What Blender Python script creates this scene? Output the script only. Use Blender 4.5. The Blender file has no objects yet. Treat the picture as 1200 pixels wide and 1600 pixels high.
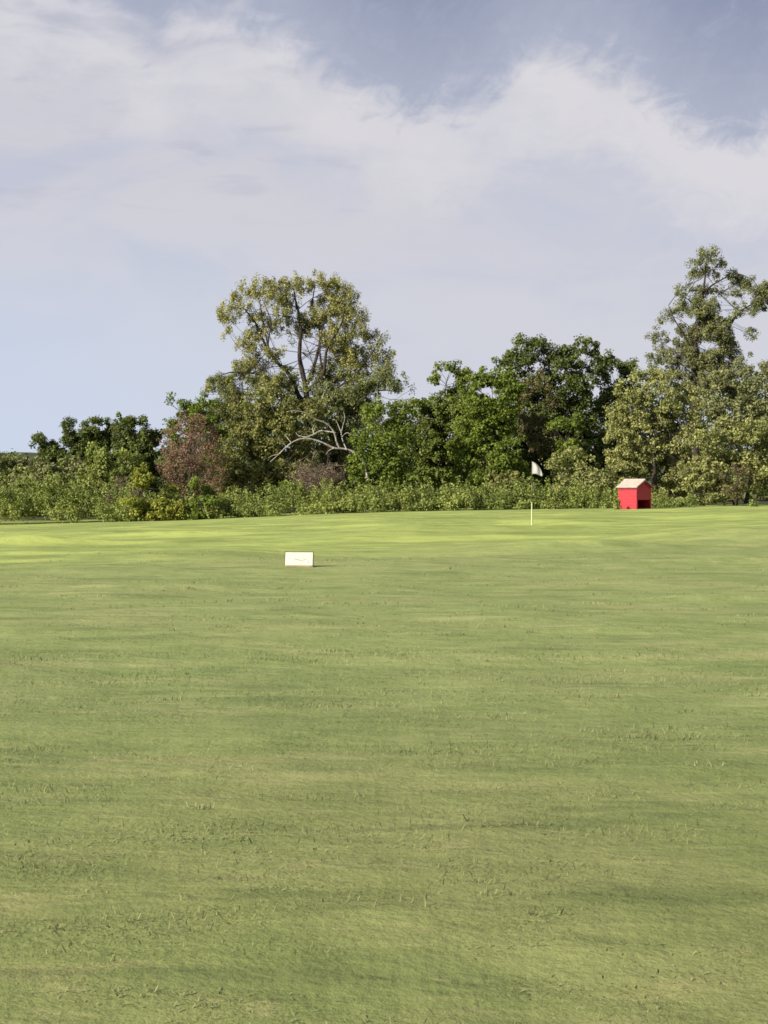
import bpy, math, random
import numpy as np

# ------------------------------------------------------------------ camera, sky, sun, exposure
sc = bpy.context.scene
COL = sc.collection
FPX = 2406.0            # focal length in pixels of the 1200 x 1600 photograph
EYE = 1.6
cam_d = bpy.data.cameras.new("camera")
cam = bpy.data.objects.new("camera", cam_d)
COL.objects.link(cam)
cam.location = (0, 0, EYE)
cam.rotation_euler = (math.radians(90), 0, 0)
cam_d.sensor_width = 36
cam_d.lens = 36 * FPX / 1600
cam_d.shift_y = -40 / 1600
cam_d.clip_start = 0.1
cam_d.clip_end = 20000
sc.camera = cam

EXPOSURE = 1.0
sc.view_settings.view_transform = 'Standard'
sc.view_settings.look = 'None'
sc.view_settings.exposure = EXPOSURE
sc.view_settings.gamma = 1
sc.render.film_transparent = False
sc.cycles.max_bounces = 6
sc.cycles.transparent_max_bounces = 4
sc.cycles.filter_width = 1.6

SUN_EL = math.radians(27)
SUN_AZ = math.atan2(-0.80, -0.60)           # where the sun stands, measured from +Y towards +X
SKY_STRENGTH = 0.10

def srgb(r, g, b):
    return tuple(((c / 255) / 12.92 if c / 255 <= 0.04045 else ((c / 255 + 0.055) / 1.055) ** 2.4) for c in (r, g, b))

def sky_rgb(r, g, b):
    k = 1 / (SKY_STRENGTH * 2 ** EXPOSURE)
    return tuple(c * k for c in srgb(r, g, b)) + (1,)

class NT:
    """small helper to write node trees"""
    def __init__(self, tree):
        self.t = tree; tree.nodes.clear()
    def n(self, kind, **kw):
        nd = self.t.nodes.new(kind)
        for k, v in kw.items():
            if k == 'inp':
                for a, b in v.items():
                    if isinstance(b, bpy.types.NodeSocket): self.t.links.new(b, nd.inputs[a])
                    else: nd.inputs[a].default_value = b
            else: setattr(nd, k, v)
        return nd
    def math(self, op, a, b=0.0, c=0.0, clamp=False):
        return self.n('ShaderNodeMath', operation=op, use_clamp=clamp, inp={0: a, 1: b, 2: c}).outputs[0]
    def smooth(self, v, lo, hi, a=0.0, b=1.0):
        return self.n('ShaderNodeMapRange', interpolation_type='SMOOTHSTEP', inp={0: v, 1: lo, 2: hi, 3: a, 4: b}).outputs[0]
    def mix(self, f, a, b, blend='MIX'):
        nd = self.n('ShaderNodeMix', data_type='RGBA', blend_type=blend)
        for i, v in ((0, f), (6, a), (7, b)):
            if isinstance(v, bpy.types.NodeSocket): self.t.links.new(v, nd.inputs[i])
            else: nd.inputs[i].default_value = v if i == 0 else (tuple(v) + (1,))[:4]
        return nd.outputs[2]
    def noise(self, vec, scale, detail=4, rough=0.5, dist=0.0):
        return self.n('ShaderNodeTexNoise', inp={'Vector': vec, 'Scale': scale, 'Detail': detail, 'Roughness': rough, 'Distortion': dist}).outputs[0]
    def xyz(self, x, y, z):
        return self.n('ShaderNodeCombineXYZ', inp={0: x, 1: y, 2: z}).outputs[0]

world = bpy.data.worlds.new("World"); sc.world = world; world.use_nodes = True
w = NT(world.node_tree)
sky = w.n('ShaderNodeTexSky', sky_type='NISHITA')
sky.sun_disc = False; sky.sun_elevation = SUN_EL; sky.sun_rotation = SUN_AZ
sky.air_density = 1.0; sky.dust_density = 1.5
tc = w.n('ShaderNodeTexCoord')
sep = w.n('ShaderNodeSeparateXYZ', inp={0: tc.outputs['Generated']})
az = w.math('ARCTAN2', sep.outputs[0], sep.outputs[1])
el = w.math('ARCSINE', sep.outputs[2])
# cloud layer: everything is a function of azimuth and elevation in the sky (radians)
p = w.xyz(w.math('MULTIPLY', az, 1.0), w.math('MULTIPLY', el, 1.7), 0.0)
warp1 = w.noise(p, 9, 3, 0.5)
warp2 = w.noise(p, 34, 5, 0.62, 0.6)
pf = w.xyz(w.math('ADD', w.math('MULTIPLY', az, 1.5), w.math('MULTIPLY', el, -0.9)), w.math('MULTIPLY', el, 0.55), 3.0)
fib = w.noise(pf, 60, 4, 0.6, 0.8)
t = w.n('ShaderNodeMapRange', inp={0: az, 1: -0.30, 2: 0.30, 3: 0.0, 4: 1.0}).outputs[0]
crv = w.n('ShaderNodeFloatCurve', inp={1: t})
def edge_pt(px, py):     # where the upper rim of the cloud bank runs: azimuth -> elevation (0.18..0.38 rad)
    return ((px - 600) / FPX + 0.30) / 0.60, ((760 - py) / FPX - 0.18) / 0.20
pts = [edge_pt(*q) for q in [(-120, -60), (60, -50), (180, -10), (240, 40), (300, 5), (400, 15), (480, 62), (560, 115), (640, 142), (700, 142), (760, 115), (800, 82), (850, 62),
                             (940, 74), (1000, 112), (1060, 160), (1140, 192), (1180, 192), (1320, 130)]]
c = crv.mapping.curves[0]
while len(c.points) < len(pts): c.points.new(0.5, 0.5)
for q, (a, b) in zip(c.points, pts): q.location = (a, b); q.handle_type = 'AUTO'
crv.mapping.use_clip = False
crv.mapping.update()
edge = w.math('MULTIPLY_ADD', crv.outputs[0], 0.20, 0.18)
d = w.math('SUBTRACT', el, edge)                                       # above the rim: > 0
d = w.math('MULTIPLY_ADD', w.math('SUBTRACT', warp2, 0.5), 0.062, d)
d = w.math('MULTIPLY_ADD', w.math('SUBTRACT', fib, 0.5), 0.020, d)
d = w.math('ADD', d, 0.022)
above = w.smooth(d, -0.012, 0.020)
deep = w.smooth(d, -0.005, 0.10)
# body of the bank: broad pale veils with bluer openings
veil = w.noise(w.xyz(w.math('MULTIPLY', az, 1.0), w.math('MULTIPLY', el, 2.2), 7.0), 7.5, 5, 0.55, 0.5)
streak = w.noise(w.xyz(w.math('MULTIPLY', az, 1.0), w.math('MULTIPLY', el, 4.5), 1.0), 14, 4, 0.55, 0.3)
low = w.smooth(el, 0.03, 0.21)
left = w.smooth(az, -0.26, 0.10)
c_low = w.mix(left, sky_rgb(204, 214, 233), sky_rgb(210, 212, 222))
c_mid = w.mix(w.smooth(veil, 0.34, 0.66), sky_rgb(194, 198, 214), sky_rgb(208, 207, 215))
c_body = w.mix(low, c_low, c_mid)
c_body = w.mix(w.math('MULTIPLY', w.smooth(streak, 0.52, 0.72), w.smooth(el, 0.14, 0.22, 0.0, 0.55)), c_body, sky_rgb(180, 183, 202))
rim = w.math('MULTIPLY', w.smooth(d, -0.08, -0.020), w.math('MAXIMUM', w.smooth(warp1, 0.30, 0.60, 0.25, 0.85), w.smooth(az, 0.02, 0.10, 0.0, 0.95)))
c_body = w.mix(rim, c_body, sky_rgb(219, 217, 222))
grey = w.noise(w.xyz(w.math('MULTIPLY', az, 1.0), w.math('MULTIPLY', el, 2.6), 12.0), 15, 4, 0.55, 0.4)
c_body = w.mix(w.math('MULTIPLY', w.smooth(el, 0.225, 0.30, 0.0, 0.85), w.smooth(grey, 0.40, 0.62)), c_body, sky_rgb(184, 187, 201))
c_up = w.mix(deep, sky_rgb(176, 181, 199), sky_rgb(140, 148, 174))
c_up = w.mix(w.smooth(warp2, 0.45, 0.75, 0.0, 0.6), c_up, sky_rgb(172, 177, 196))
c_all = w.mix(above, c_body, c_up)
c_sky = w.mix(w.math('SUBTRACT', 1.0, w.math('MULTIPLY', 0.03, above)), sky.outputs[0], c_all)
ground_side = w.smooth(el, -0.02, 0.0)
c_sky = w.mix(ground_side, sky_rgb(120, 125, 110), c_sky)
bg = w.n('ShaderNodeBackground', inp={0: c_sky, 1: SKY_STRENGTH})
wo = w.n('ShaderNodeOutputWorld', inp={0: bg.outputs[0]})

sun_d = bpy.data.lights.new("sun", 'SUN'); sun_d.energy = 5.0; sun_d.angle = math.radians(0.5); sun_d.color = (1.0, 0.90, 0.74)
sun = bpy.data.objects.new("sun", sun_d); COL.objects.link(sun)
sdir = np.array([math.sin(SUN_AZ) * math.cos(SUN_EL), math.cos(SUN_AZ) * math.cos(SUN_EL), math.sin(SUN_EL)])
from mathutils import Vector, Matrix
sun.rotation_euler = Vector(-sdir).to_track_quat('-Z', 'Y').to_euler()
sun.location = (-30, -20, 30)

# ------------------------------------------------------------------ helpers
rng = np.random.default_rng(11)

def _hash(ix, iy, iz, seed):
    n = (ix.astype(np.int64) * 374761393 + iy.astype(np.int64) * 668265263 + iz.astype(np.int64) * 2147483647 + seed * 974634777) & 0xffffffff
    n = ((n ^ (n >> 13)) * 1274126177) & 0xffffffff
    n = (n ^ (n >> 16)) & 0xffffff
    return n / float(0xffffff)

def vnoise(x, y, z=None, seed=0):
    x = np.asarray(x, float); y = np.asarray(y, float)
    z = np.zeros_like(x) if z is None else np.asarray(z, float)
    ix, iy, iz = np.floor(x), np.floor(y), np.floor(z)
    fx, fy, fz = x - ix, y - iy, z - iz
    fx, fy, fz = [f * f * (3 - 2 * f) for f in (fx, fy, fz)]
    r = 0
    for a in (0, 1):
        for b in (0, 1):
            for c_ in (0, 1):
                r = r + _hash(ix + a, iy + b, iz + c_, seed) * (fx if a else 1 - fx) * (fy if b else 1 - fy) * (fz if c_ else 1 - fz)
    return r

def sstep(v, lo, hi):
    q = np.clip((np.asarray(v, float) - lo) / (hi - lo), 0, 1)
    return q * q * (3 - 2 * q)

def terrain(x, y, fine=True):
    x = np.asarray(x, float); y = np.asarray(y, float)
    top = np.interp(x, [-40, -15, -7.5, -2.5, 0, 5, 15, 40], [-0.10, 0.06, 0.27, 0.49, 0.58, 0.67, 0.80, 0.95])
    h = top * sstep(y, 22, 60)
    h = h - 0.9 * sstep(y, 90, 200)
    h = h + (vnoise(x / 6.0, y / 6.0, seed=3) - 0.5) * 0.14 * sstep(y, 8, 20) * (1 - sstep(y, 52, 58))
    for mx_, my_, ml, mw, mh in ((-9.2, 41, 1.6, .8, .20), (-6.5, 45, 2.5, .7, .14), (4.5, 36, 2.2, .5, .10), (7.2, 31, 1.4, .4, .10), (8.5, 40, 2.6, .6, .14), (1.0, 44, 2.2, .5, .10), (-3.5, 24, 1.8, .4, .07), (5.0, 22, 1.3, .3, .07), (-3.9, 13.2, .9, .16, .05), (2.6, 17, .8, .2, .05)):
        h = h + mh * np.exp(-((x - mx_) / ml) ** 2 - ((y - my_ - (x - mx_) * .12) / mw) ** 2)
    if fine:
        near = 1 - sstep(y, 55, 62)
        h = h + (vnoise(x / 4.5, y / 2.6, seed=15) - 0.5) * 0.24 * sstep(y, 24, 32) * (1 - sstep(y, 50, 57))
        h = h + (vnoise(x / 1.9, y / 1.5, seed=5) - 0.5) * 0.055 * near + (vnoise(x / 0.8, y / 0.6, seed=6) - 0.5) * 0.020 * near + (vnoise(x / 0.42, y / 0.3, seed=7) - 0.5) * 0.008 * near
    return h

def mesh_obj(name, verts, quads, mat, parent=None, smooth=False, fattr=None, origin=None):
    verts = np.asarray(verts, np.float32).reshape(-1, 3); quads = np.asarray(quads, np.int32).reshape(-1, 4)
    me = bpy.data.meshes.new(name)
    me.vertices.add(len(verts)); me.vertices.foreach_set('co', verts.ravel())
    me.loops.add(quads.size); me.loops.foreach_set('vertex_index', quads.ravel())
    me.polygons.add(len(quads)); me.polygons.foreach_set('loop_start', np.arange(0, quads.size, 4, dtype=np.int32))
    if smooth: me.polygons.foreach_set('use_smooth', np.ones(len(quads), bool))
    me.update(calc_edges=True)
    for k, v in (fattr or {}).items():
        at = me.attributes.new(k, 'FLOAT', 'FACE'); at.data.foreach_set('value', np.asarray(v, np.float32))
    me.materials.append(mat)
    o = bpy.data.objects.new(name, me); COL.objects.link(o)
    if parent is not None: o.parent = parent
    return o

def poly_obj(name, verts, faces, mat, parent=None, smooth=False, bevel=0):
    me = bpy.data.meshes.new(name); me.from_pydata([tuple(v) for v in verts], [], faces); me.update()
    me.materials.append(mat)
    if smooth:
        for f in me.polygons: f.use_smooth = True
    o = bpy.data.objects.new(name, me); COL.objects.link(o)
    if parent is not None: o.parent = parent
    if bevel:
        m = o.modifiers.new('bevel', 'BEVEL'); m.width = bevel; m.segments = 2; m.limit_method = 'ANGLE'
    return o

def thing(name, label, cat, loc, group=None, rz=0.0):
    o = bpy.data.objects.new(name, None); COL.objects.link(o)
    o.empty_display_size = 0.3
    o.location = loc; o.rotation_euler = (0, 0, rz)
    o['label'] = label; o['category'] = cat
    if group: o['group'] = group
    return o

def at(px, py, Y):
    return np.array([(px - 600) / FPX * Y, Y, EYE - (py - 760) / FPX * Y])

# ------------------------------------------------------------------ materials
def new_mat(name):
    m = bpy.data.materials.new(name); m.use_nodes = True
    return m, NT(m.node_tree)

def finish(nt, shader):
    nt.n('ShaderNodeOutputMaterial', inp={0: shader})

def leaf_material(name, ca, cb, trans=0.36):
    m, n = new_mat(name)
    a1 = n.n('ShaderNodeAttribute', attribute_name='mixc').outputs['Fac']
    a2 = n.n('ShaderNodeAttribute', attribute_name='tint').outputs['Fac']
    col = n.mix(a1, ca, cb)
    col = n.mix(1.0, col, n.xyz(a2, a2, a2), 'MULTIPLY')
    bs = n.n('ShaderNodeBsdfPrincipled', inp={'Base Color': col, 'Roughness': 0.62, 'Specular IOR Level': 0.25})
    tr = n.n('ShaderNodeBsdfTranslucent', inp={0: n.mix(1.0, col, (1.15, 1.2, 0.55), 'MULTIPLY')})
    mx = n.n('ShaderNodeMixShader', inp={0: trans, 1: bs.outputs[0], 2: tr.outputs[0]})
    finish(n, mx.outputs[0])
    return m

def bark_material(name, ca, cb):
    m, n = new_mat(name)
    pos = n.n('ShaderNodeNewGeometry').outputs['Position']
    f = n.noise(pos, 7, 5, 0.6)
    col = n.mix(n.smooth(f, 0.35, 0.65), ca, cb)
    bmp = n.n('ShaderNodeBump', inp={'Strength': 0.5, 'Distance': 0.03, 'Height': f})
    bs = n.n('ShaderNodeBsdfPrincipled', inp={'Base Color': col, 'Roughness': 0.9, 'Normal': bmp.outputs[0]})
    finish(n, bs.outputs[0]); return m

def plain_material(name, ca, cb, scale=6, rough=0.6, bump=0.0, spec=0.4):
    m, n = new_mat(name)
    pos = n.n('ShaderNodeTexCoord').outputs['Object']
    f = n.noise(pos, scale, 5, 0.6)
    col = n.mix(n.smooth(f, 0.3, 0.7), ca, cb)
    inp = {'Base Color': col, 'Roughness': rough, 'Specular IOR Level': spec}
    if bump: inp['Normal'] = n.n('ShaderNodeBump', inp={'Strength': bump, 'Distance': 0.01, 'Height': f}).outputs[0]
    bs = n.n('ShaderNodeBsdfPrincipled', inp=inp)
    finish(n, bs.outputs[0]); return m

LEAF = {
 'olive':   leaf_material('leaf_olive',   (0.150, 0.168, 0.056), (0.250, 0.250, 0.095)),
 'pale':    leaf_material('leaf_pale',    (0.205, 0.228, 0.085), (0.320, 0.325, 0.135)),
 'grey':    leaf_material('leaf_grey',    (0.150, 0.172, 0.076), (0.240, 0.250, 0.120)),
 'canopy':  leaf_material('leaf_canopy',  (0.165, 0.190, 0.074), (0.300, 0.292, 0.108), 0.3),
 'vivid':   leaf_material('leaf_vivid',   (0.092, 0.138, 0.024), (0.175, 0.225, 0.038)),
 'green':   leaf_material('leaf_green',   (0.098, 0.140, 0.032), (0.185, 0.225, 0.052)),
 'dark':    leaf_material('leaf_dark',    (0.064, 0.092, 0.026), (0.140, 0.172, 0.048)),
 'lime':    leaf_material('leaf_lime',    (0.200, 0.235, 0.040), (0.310, 0.310, 0.064)),
 'weed':    leaf_material('leaf_weed',    (0.140, 0.185, 0.050), (0.275, 0.310, 0.092)),
 'rust':    leaf_material('leaf_rust',    (0.140, 0.082, 0.058), (0.235, 0.152, 0.106), 0.15),
 'dull':    leaf_material('leaf_dull',    (0.120, 0.112, 0.050), (0.190, 0.165, 0.085)),
 'brown':   leaf_material('leaf_brown',   (0.130, 0.100, 0.066), (0.210, 0.165, 0.115), 0.12),
}
BARK = bark_material('bark_dark', (0.014, 0.010, 0.008), (0.034, 0.026, 0.019))
BARK_TAN = bark_material('bark_tan', (0.075, 0.055, 0.035), (0.150, 0.115, 0.080))
DEADWOOD = bark_material('bleached_wood', (0.17, 0.16, 0.135), (0.36, 0.34, 0.30))
TWIG = bark_material('dead_twigs', (0.085, 0.060, 0.048), (0.170, 0.125, 0.100))

# ------------------------------------------------------------------ ground
def lawn_colour(n, pos):
    """lawn colour as a function of where on the ground it is: duller long fairway turf, brighter mown green, dry patches, painted-in shade bands"""
    s = n.n('ShaderNodeSeparateXYZ', inp={0: pos})
    flat = n.xyz(s.outputs[0], s.outputs[1], 0.0)
    big = n.noise(flat, 0.22, 3, 0.5)
    mid = n.noise(flat, 1.1, 4, 0.6)
    fine = n.noise(flat, 11, 4, 0.7)
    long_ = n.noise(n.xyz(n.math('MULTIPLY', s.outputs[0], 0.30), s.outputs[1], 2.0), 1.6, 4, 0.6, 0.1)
    turf = n.mix(n.smooth(mid, 0.32, 0.68), (0.148, 0.190, 0.066), (0.195, 0.232, 0.088))
    turf = n.mix(n.math('MULTIPLY', n.smooth(big, 0.42, 0.68), 0.45), turf, (0.215, 0.228, 0.098))
    turf = n.mix(n.smooth(long_, 0.54, 0.70, 0.0, 0.55), turf, (0.275, 0.275, 0.125))
    long2 = n.noise(n.xyz(n.math('MULTIPLY', s.outputs[0], 0.35), s.outputs[1], 5.0), 6.5, 4, 0.6, 0.0)
    turf = n.mix(n.smooth(long2, 0.56, 0.72, 0.0, 0.55), turf, (0.27, 0.27, 0.13))
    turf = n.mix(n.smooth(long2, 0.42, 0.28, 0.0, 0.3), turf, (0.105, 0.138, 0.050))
    longg = n.noise(n.xyz(n.math('MULTIPLY', s.outputs[0], 0.30), s.outputs[1], 9.0), 0.8, 4, 0.55, 0.5)
    turf = n.mix(n.smooth(long_, 0.44, 0.32, 0.0, 0.6), turf, (0.108, 0.140, 0.052))  # dark bands paint in the shaded ground of ridges and hollows
    green = n.mix(n.smooth(mid, 0.3, 0.7), (0.215, 0.268, 0.080), (0.262, 0.312, 0.100))
    green = n.mix(n.smooth(longg, 0.50, 0.62, 0.0, 0.85), green, (0.345, 0.405, 0.112))
    green = n.mix(n.smooth(longg, 0.46, 0.34, 0.0, 0.6), green, (0.165, 0.205, 0.052))  # coarse dark streaks, undulation shade put into the colour
    green = n.mix(n.smooth(long_, 0.44, 0.34, 0.0, 0.45), green, (0.140, 0.175, 0.045))  # the painted shade bands carried on across the green
    # the green begins about 30 m out on the left and 42 m out on the right
    edge_y = n.math('ADD', n.math('MULTIPLY', s.outputs[0], 0.55), 34.0)
    dd = n.math('SUBTRACT', n.math('MULTIPLY_ADD', mid, 7.0, s.outputs[1]), n.math('ADD', edge_y, 3.5))
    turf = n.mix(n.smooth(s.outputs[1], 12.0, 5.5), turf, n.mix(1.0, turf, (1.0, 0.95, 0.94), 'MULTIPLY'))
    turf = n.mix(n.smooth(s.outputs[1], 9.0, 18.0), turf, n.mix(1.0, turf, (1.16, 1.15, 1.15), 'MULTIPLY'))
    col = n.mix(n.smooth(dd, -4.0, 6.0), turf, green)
    col = n.mix(n.smooth(fine, 0.3, 0.7, 0.0, 0.35), col, n.mix(1.0, col, (0.72, 0.75, 0.68), 'MULTIPLY'))
    return col, fine, mid

m_ground, n = new_mat('turf')
pos = n.n('ShaderNodeNewGeometry').outputs['Position']
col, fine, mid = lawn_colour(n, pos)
s = n.n('ShaderNodeSeparateXYZ', inp={0: pos})
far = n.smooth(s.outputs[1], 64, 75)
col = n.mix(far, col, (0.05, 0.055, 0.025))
veryfar = n.smooth(s.outputs[1], 120, 300)
field = n.noise(n.xyz(s.outputs[0], s.outputs[1], 0), 0.006, 3, 0.5)
col = n.mix(veryfar, col, n.mix(n.smooth(field, 0.45, 0.55), (0.12, 0.14, 0.05), (0.30, 0.26, 0.11)))
hi = n.noise(pos, 26, 4, 0.7)
bmp = n.n('ShaderNodeBump', inp={'Strength': 0.6, 'Distance': 0.02, 'Height': hi})
sg = n.n('ShaderNodeSeparateXYZ', inp={0: pos})
rid1 = n.noise(n.xyz(n.math('MULTIPLY', sg.outputs[0], 0.55), sg.outputs[1], 1.0), 4.5, 2, 0.5, 0.5)
rid2 = n.noise(n.xyz(n.math('MULTIPLY', sg.outputs[0], 0.40), sg.outputs[1], 4.0), 1.2, 2, 0.5, 0.4)
bmp = n.n('ShaderNodeBump', inp={'Strength': 0.55, 'Distance': 0.04, 'Height': rid1, 'Normal': bmp.outputs[0]})
bmp = n.n('ShaderNodeBump', inp={'Strength': 0.6, 'Distance': 0.10, 'Height': rid2, 'Normal': bmp.outputs[0]})
bmp2 = n.n('ShaderNodeBump', inp={'Strength': 0.4, 'Distance': 0.05, 'Height': n.noise(pos, 3.2, 3, 0.6), 'Normal': bmp.outputs[0]})
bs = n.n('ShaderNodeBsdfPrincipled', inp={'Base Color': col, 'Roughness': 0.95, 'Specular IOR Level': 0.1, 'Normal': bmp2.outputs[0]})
finish(n, bs.outputs[0])

def axis(fine_lo, fine_hi, step, out_lo, out_hi, r=1.25):
    a = list(np.arange(fine_lo, fine_hi + 1e-6, step))
    s_, v = step, fine_hi
    while v < out_hi: s_ *= r; v += s_; a.append(v)
    s_, v = step, fine_lo
    while v > out_lo: s_ *= r; v -= s_; a.insert(0, v)
    return np.array(a)
gx = axis(-22, 22, 0.12, -5000, 5000); gy = axis(2, 66, 0.12, -4000, 6000)
GX, GY = np.meshgrid(gx, gy)
GZ = terrain(GX, GY)
V = np.stack([GX, GY, GZ], -1).reshape(-1, 3)
nx = len(gx); ny = len(gy)
ii, jj = np.meshgrid(np.arange(nx - 1), np.arange(ny - 1))
b0 = (jj * nx + ii).ravel()
Q = np.stack([b0, b0 + 1, b0 + nx + 1, b0 + nx], -1)
o = mesh_obj('ground', V, Q, m_ground, smooth=True); o['kind'] = 'structure'

# distant wooded hill
m_hill, n = new_mat('far_hill')
pos = n.n('ShaderNodeNewGeometry').outputs['Position']
s = n.n('ShaderNodeSeparateXYZ', inp={0: pos})
f1 = n.noise(pos, 0.05, 5, 0.7); f2 = n.noise(n.xyz(n.math('MULTIPLY', s.outputs[0], 0.4), s.outputs[1], s.outputs[2]), 0.02, 2, 0.5)
colh = n.mix(n.smooth(f1, 0.3, 0.7), (0.045, 0.055, 0.035), (0.085, 0.100, 0.055))
colh = n.mix(n.math('MULTIPLY', n.smooth(f2, 0.50, 0.56), n.smooth(s.outputs[2], 19.0, 17.0)), colh, (0.26, 0.23, 0.10))
bs = n.n('ShaderNodeBsdfPrincipled', inp={'Base Color': colh, 'Roughness': 1.0, 'Specular IOR Level': 0.0})
finish(n, bs.outputs[0])
hx = np.linspace(-900, 900, 361); hy = np.linspace(560, 1200, 80)
HX, HY = np.meshgrid(hx, hy)
prof = np.sin(np.clip((HY - 560) / 280, 0, 1) * math.pi / 2) * (1 - sstep(HY, 900, 1200))
top = 20.5 + (vnoise(HX / 260, HX * 0, seed=8) - 0.5) * 6 * sstep(np.abs(HX + 190), 40, 200) + (vnoise(HX / 9, HY / 9, seed=9) - 0.5) * 1.6
HZ = -1.3 + prof * top
nx = len(hx); ny = len(hy)
ii, jj = np.meshgrid(np.arange(nx - 1), np.arange(ny - 1)); b0 = (jj * nx + ii).ravel()
o = mesh_obj('hill', np.stack([HX, HY, HZ], -1).reshape(-1, 3), np.stack([b0, b0 + 1, b0 + nx + 1, b0 + nx], -1), m_hill, smooth=True)
o['kind'] = 'structure'

# ------------------------------------------------------------------ foliage engine
def leaf_quads(P, size, up_bias=0.35, out=None, elong=1.0):
    """one bent diamond per point of P"""
    N = len(P)
    nrm = rng.normal(size=(N, 3)); nrm[:, 2] += up_bias * 2
    if out is not None: nrm = nrm + out * 1.7
    nrm /= np.linalg.norm(nrm, axis=1, keepdims=True) + 1e-9
    t1 = np.cross(nrm, rng.normal(size=(N, 3))); t1 /= np.linalg.norm(t1, axis=1, keepdims=True) + 1e-9
    t2 = np.cross(nrm, t1)
    L = (size * 0.80 * rng.uniform(0.65, 1.35, N))[:, None]; W = L * rng.uniform(0.45, 0.75, N)[:, None] / elong
    a = P - t1 * L * 0.5; b = P + t2 * W * 0.5 + nrm * L * 0.12 + t1 * L * 0.05; c_ = P + t1 * L * 0.5 - nrm * L * 0.08; d_ = P - t2 * W * 0.5 + nrm * L * 0.12 + t1 * L * 0.05
    V = np.stack([a, b, c_, d_], 1).reshape(-1, 3)
    return V, np.arange(4 * N).reshape(-1, 4)

def foliage(clumps, radii, n_leaf, size, tint_c=None, mix_c=None, up_bias=0.35, centre=None, squash=0.8, elong=1.0):
    """leaves gathered round each clump centre; returns verts, quads, tint, mix"""
    N = len(clumps)
    n_leaf = int(n_leaf * 1.6)
    idx = np.repeat(np.arange(N), n_leaf)
    off = rng.normal(size=(len(idx), 3)); off /= np.linalg.norm(off, axis=1, keepdims=True)
    rad = rng.uniform(0.05, 1.0, len(idx)) ** 0.55
    off = off * rad[:, None]; off[:, 2] *= squash
    P = clumps[idx] + off * radii[idx][:, None]
    V, Q = leaf_quads(P, size, up_bias, out=off, elong=elong)
    tint_c = rng.uniform(0.72, 1.28, N) if tint_c is None else tint_c
    mix_c = rng.uniform(0, 1, N) if mix_c is None else mix_c
    tint = tint_c[idx] * rng.uniform(0.8, 1.2, len(idx))
    mx = np.clip(mix_c[idx] + rng.normal(size=len(idx)) * 0.18, 0, 1)
    return V, Q, tint, mx

def tube(path, r0, r1, sides=6, wob=0.0):
    path = np.asarray(path, float); K = len(path)
    rr = np.linspace(r0, r1, K)
    V = []; 
    for k in range(K):
        d_ = path[min(k + 1, K - 1)] - path[max(k - 1, 0)]; d_ /= np.linalg.norm(d_) + 1e-9
        u = np.cross(d_, [0.3, 0.9, 0.1]); u /= np.linalg.norm(u) + 1e-9; v = np.cross(d_, u)
        an = np.arange(sides) / sides * 2 * math.pi
        ring = path[k] + (np.cos(an)[:, None] * u + np.sin(an)[:, None] * v) * rr[k] * (1 + wob * rng.uniform(-1, 1, sides)[:, None])
        V.append(ring)
    V = np.concatenate(V)
    Q = []
    for k in range(K - 1):
        for s_ in range(sides):
            a = k * sides + s_; b = k * sides + (s_ + 1) % sides
            Q.append((a, b, b + sides, a + sides))
    # end cap
    top = (K - 1) * sides
    for s_ in range(1, sides - 2, 2): Q.append((top, top + s_, top + s_ + 1, top + s_ + 2))
    return V, np.array(Q)

def bend(a, b, k=6, amp=0.12, sag=0.0):
    a = np.asarray(a, float); b = np.asarray(b, float); t_ = np.linspace(0, 1, k)[:, None]
    L = np.linalg.norm(b - a)
    w1 = rng.normal(size=3) * amp * L; w2 = rng.normal(size=3) * amp * 0.5 * L
    return a + (b - a) * t_ + w1 * np.sin(t_ * math.pi) + w2 * np.sin(t_ * 2 * math.pi) + np.array([0, 0, sag * L]) * np.sin(t_ * math.pi)

def smooth_path(pts_, k=5):
    """Catmull-Rom through the given points"""
    P = [np.asarray(q, float) for q in pts_]; P = [2 * P[0] - P[1]] + P + [2 * P[-1] - P[-2]]
    out = []
    for i in range(1, len(P) - 2):
        for t_ in np.linspace(0, 1, k, endpoint=False):
            a, b, c_, d_ = P[i - 1], P[i], P[i + 1], P[i + 2]
            out.append(0.5 * (2 * b + (c_ - a) * t_ + (2 * a - 5 * b + 4 * c_ - d_) * t_ ** 2 + (3 * b - a - 3 * c_ + d_) * t_ ** 3))
    out.append(P[-2]); return np.array(out)

class Acc:
    def __init__(self): self.V = []; self.Q = []; self.n = 0; self.A = {}
    def add(self, V, Q, **attr):
        self.V.append(V); self.Q.append(np.asarray(Q) + self.n); self.n += len(V)
        for k, v in attr.items(): self.A.setdefault(k, []).append(v)
    def build(self, name, mat, parent=None, smooth=False):
        return mesh_obj(name, np.concatenate(self.V), np.concatenate(self.Q), mat, parent, smooth, {k: np.concatenate(v) for k, v in self.A.items()})

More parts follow.
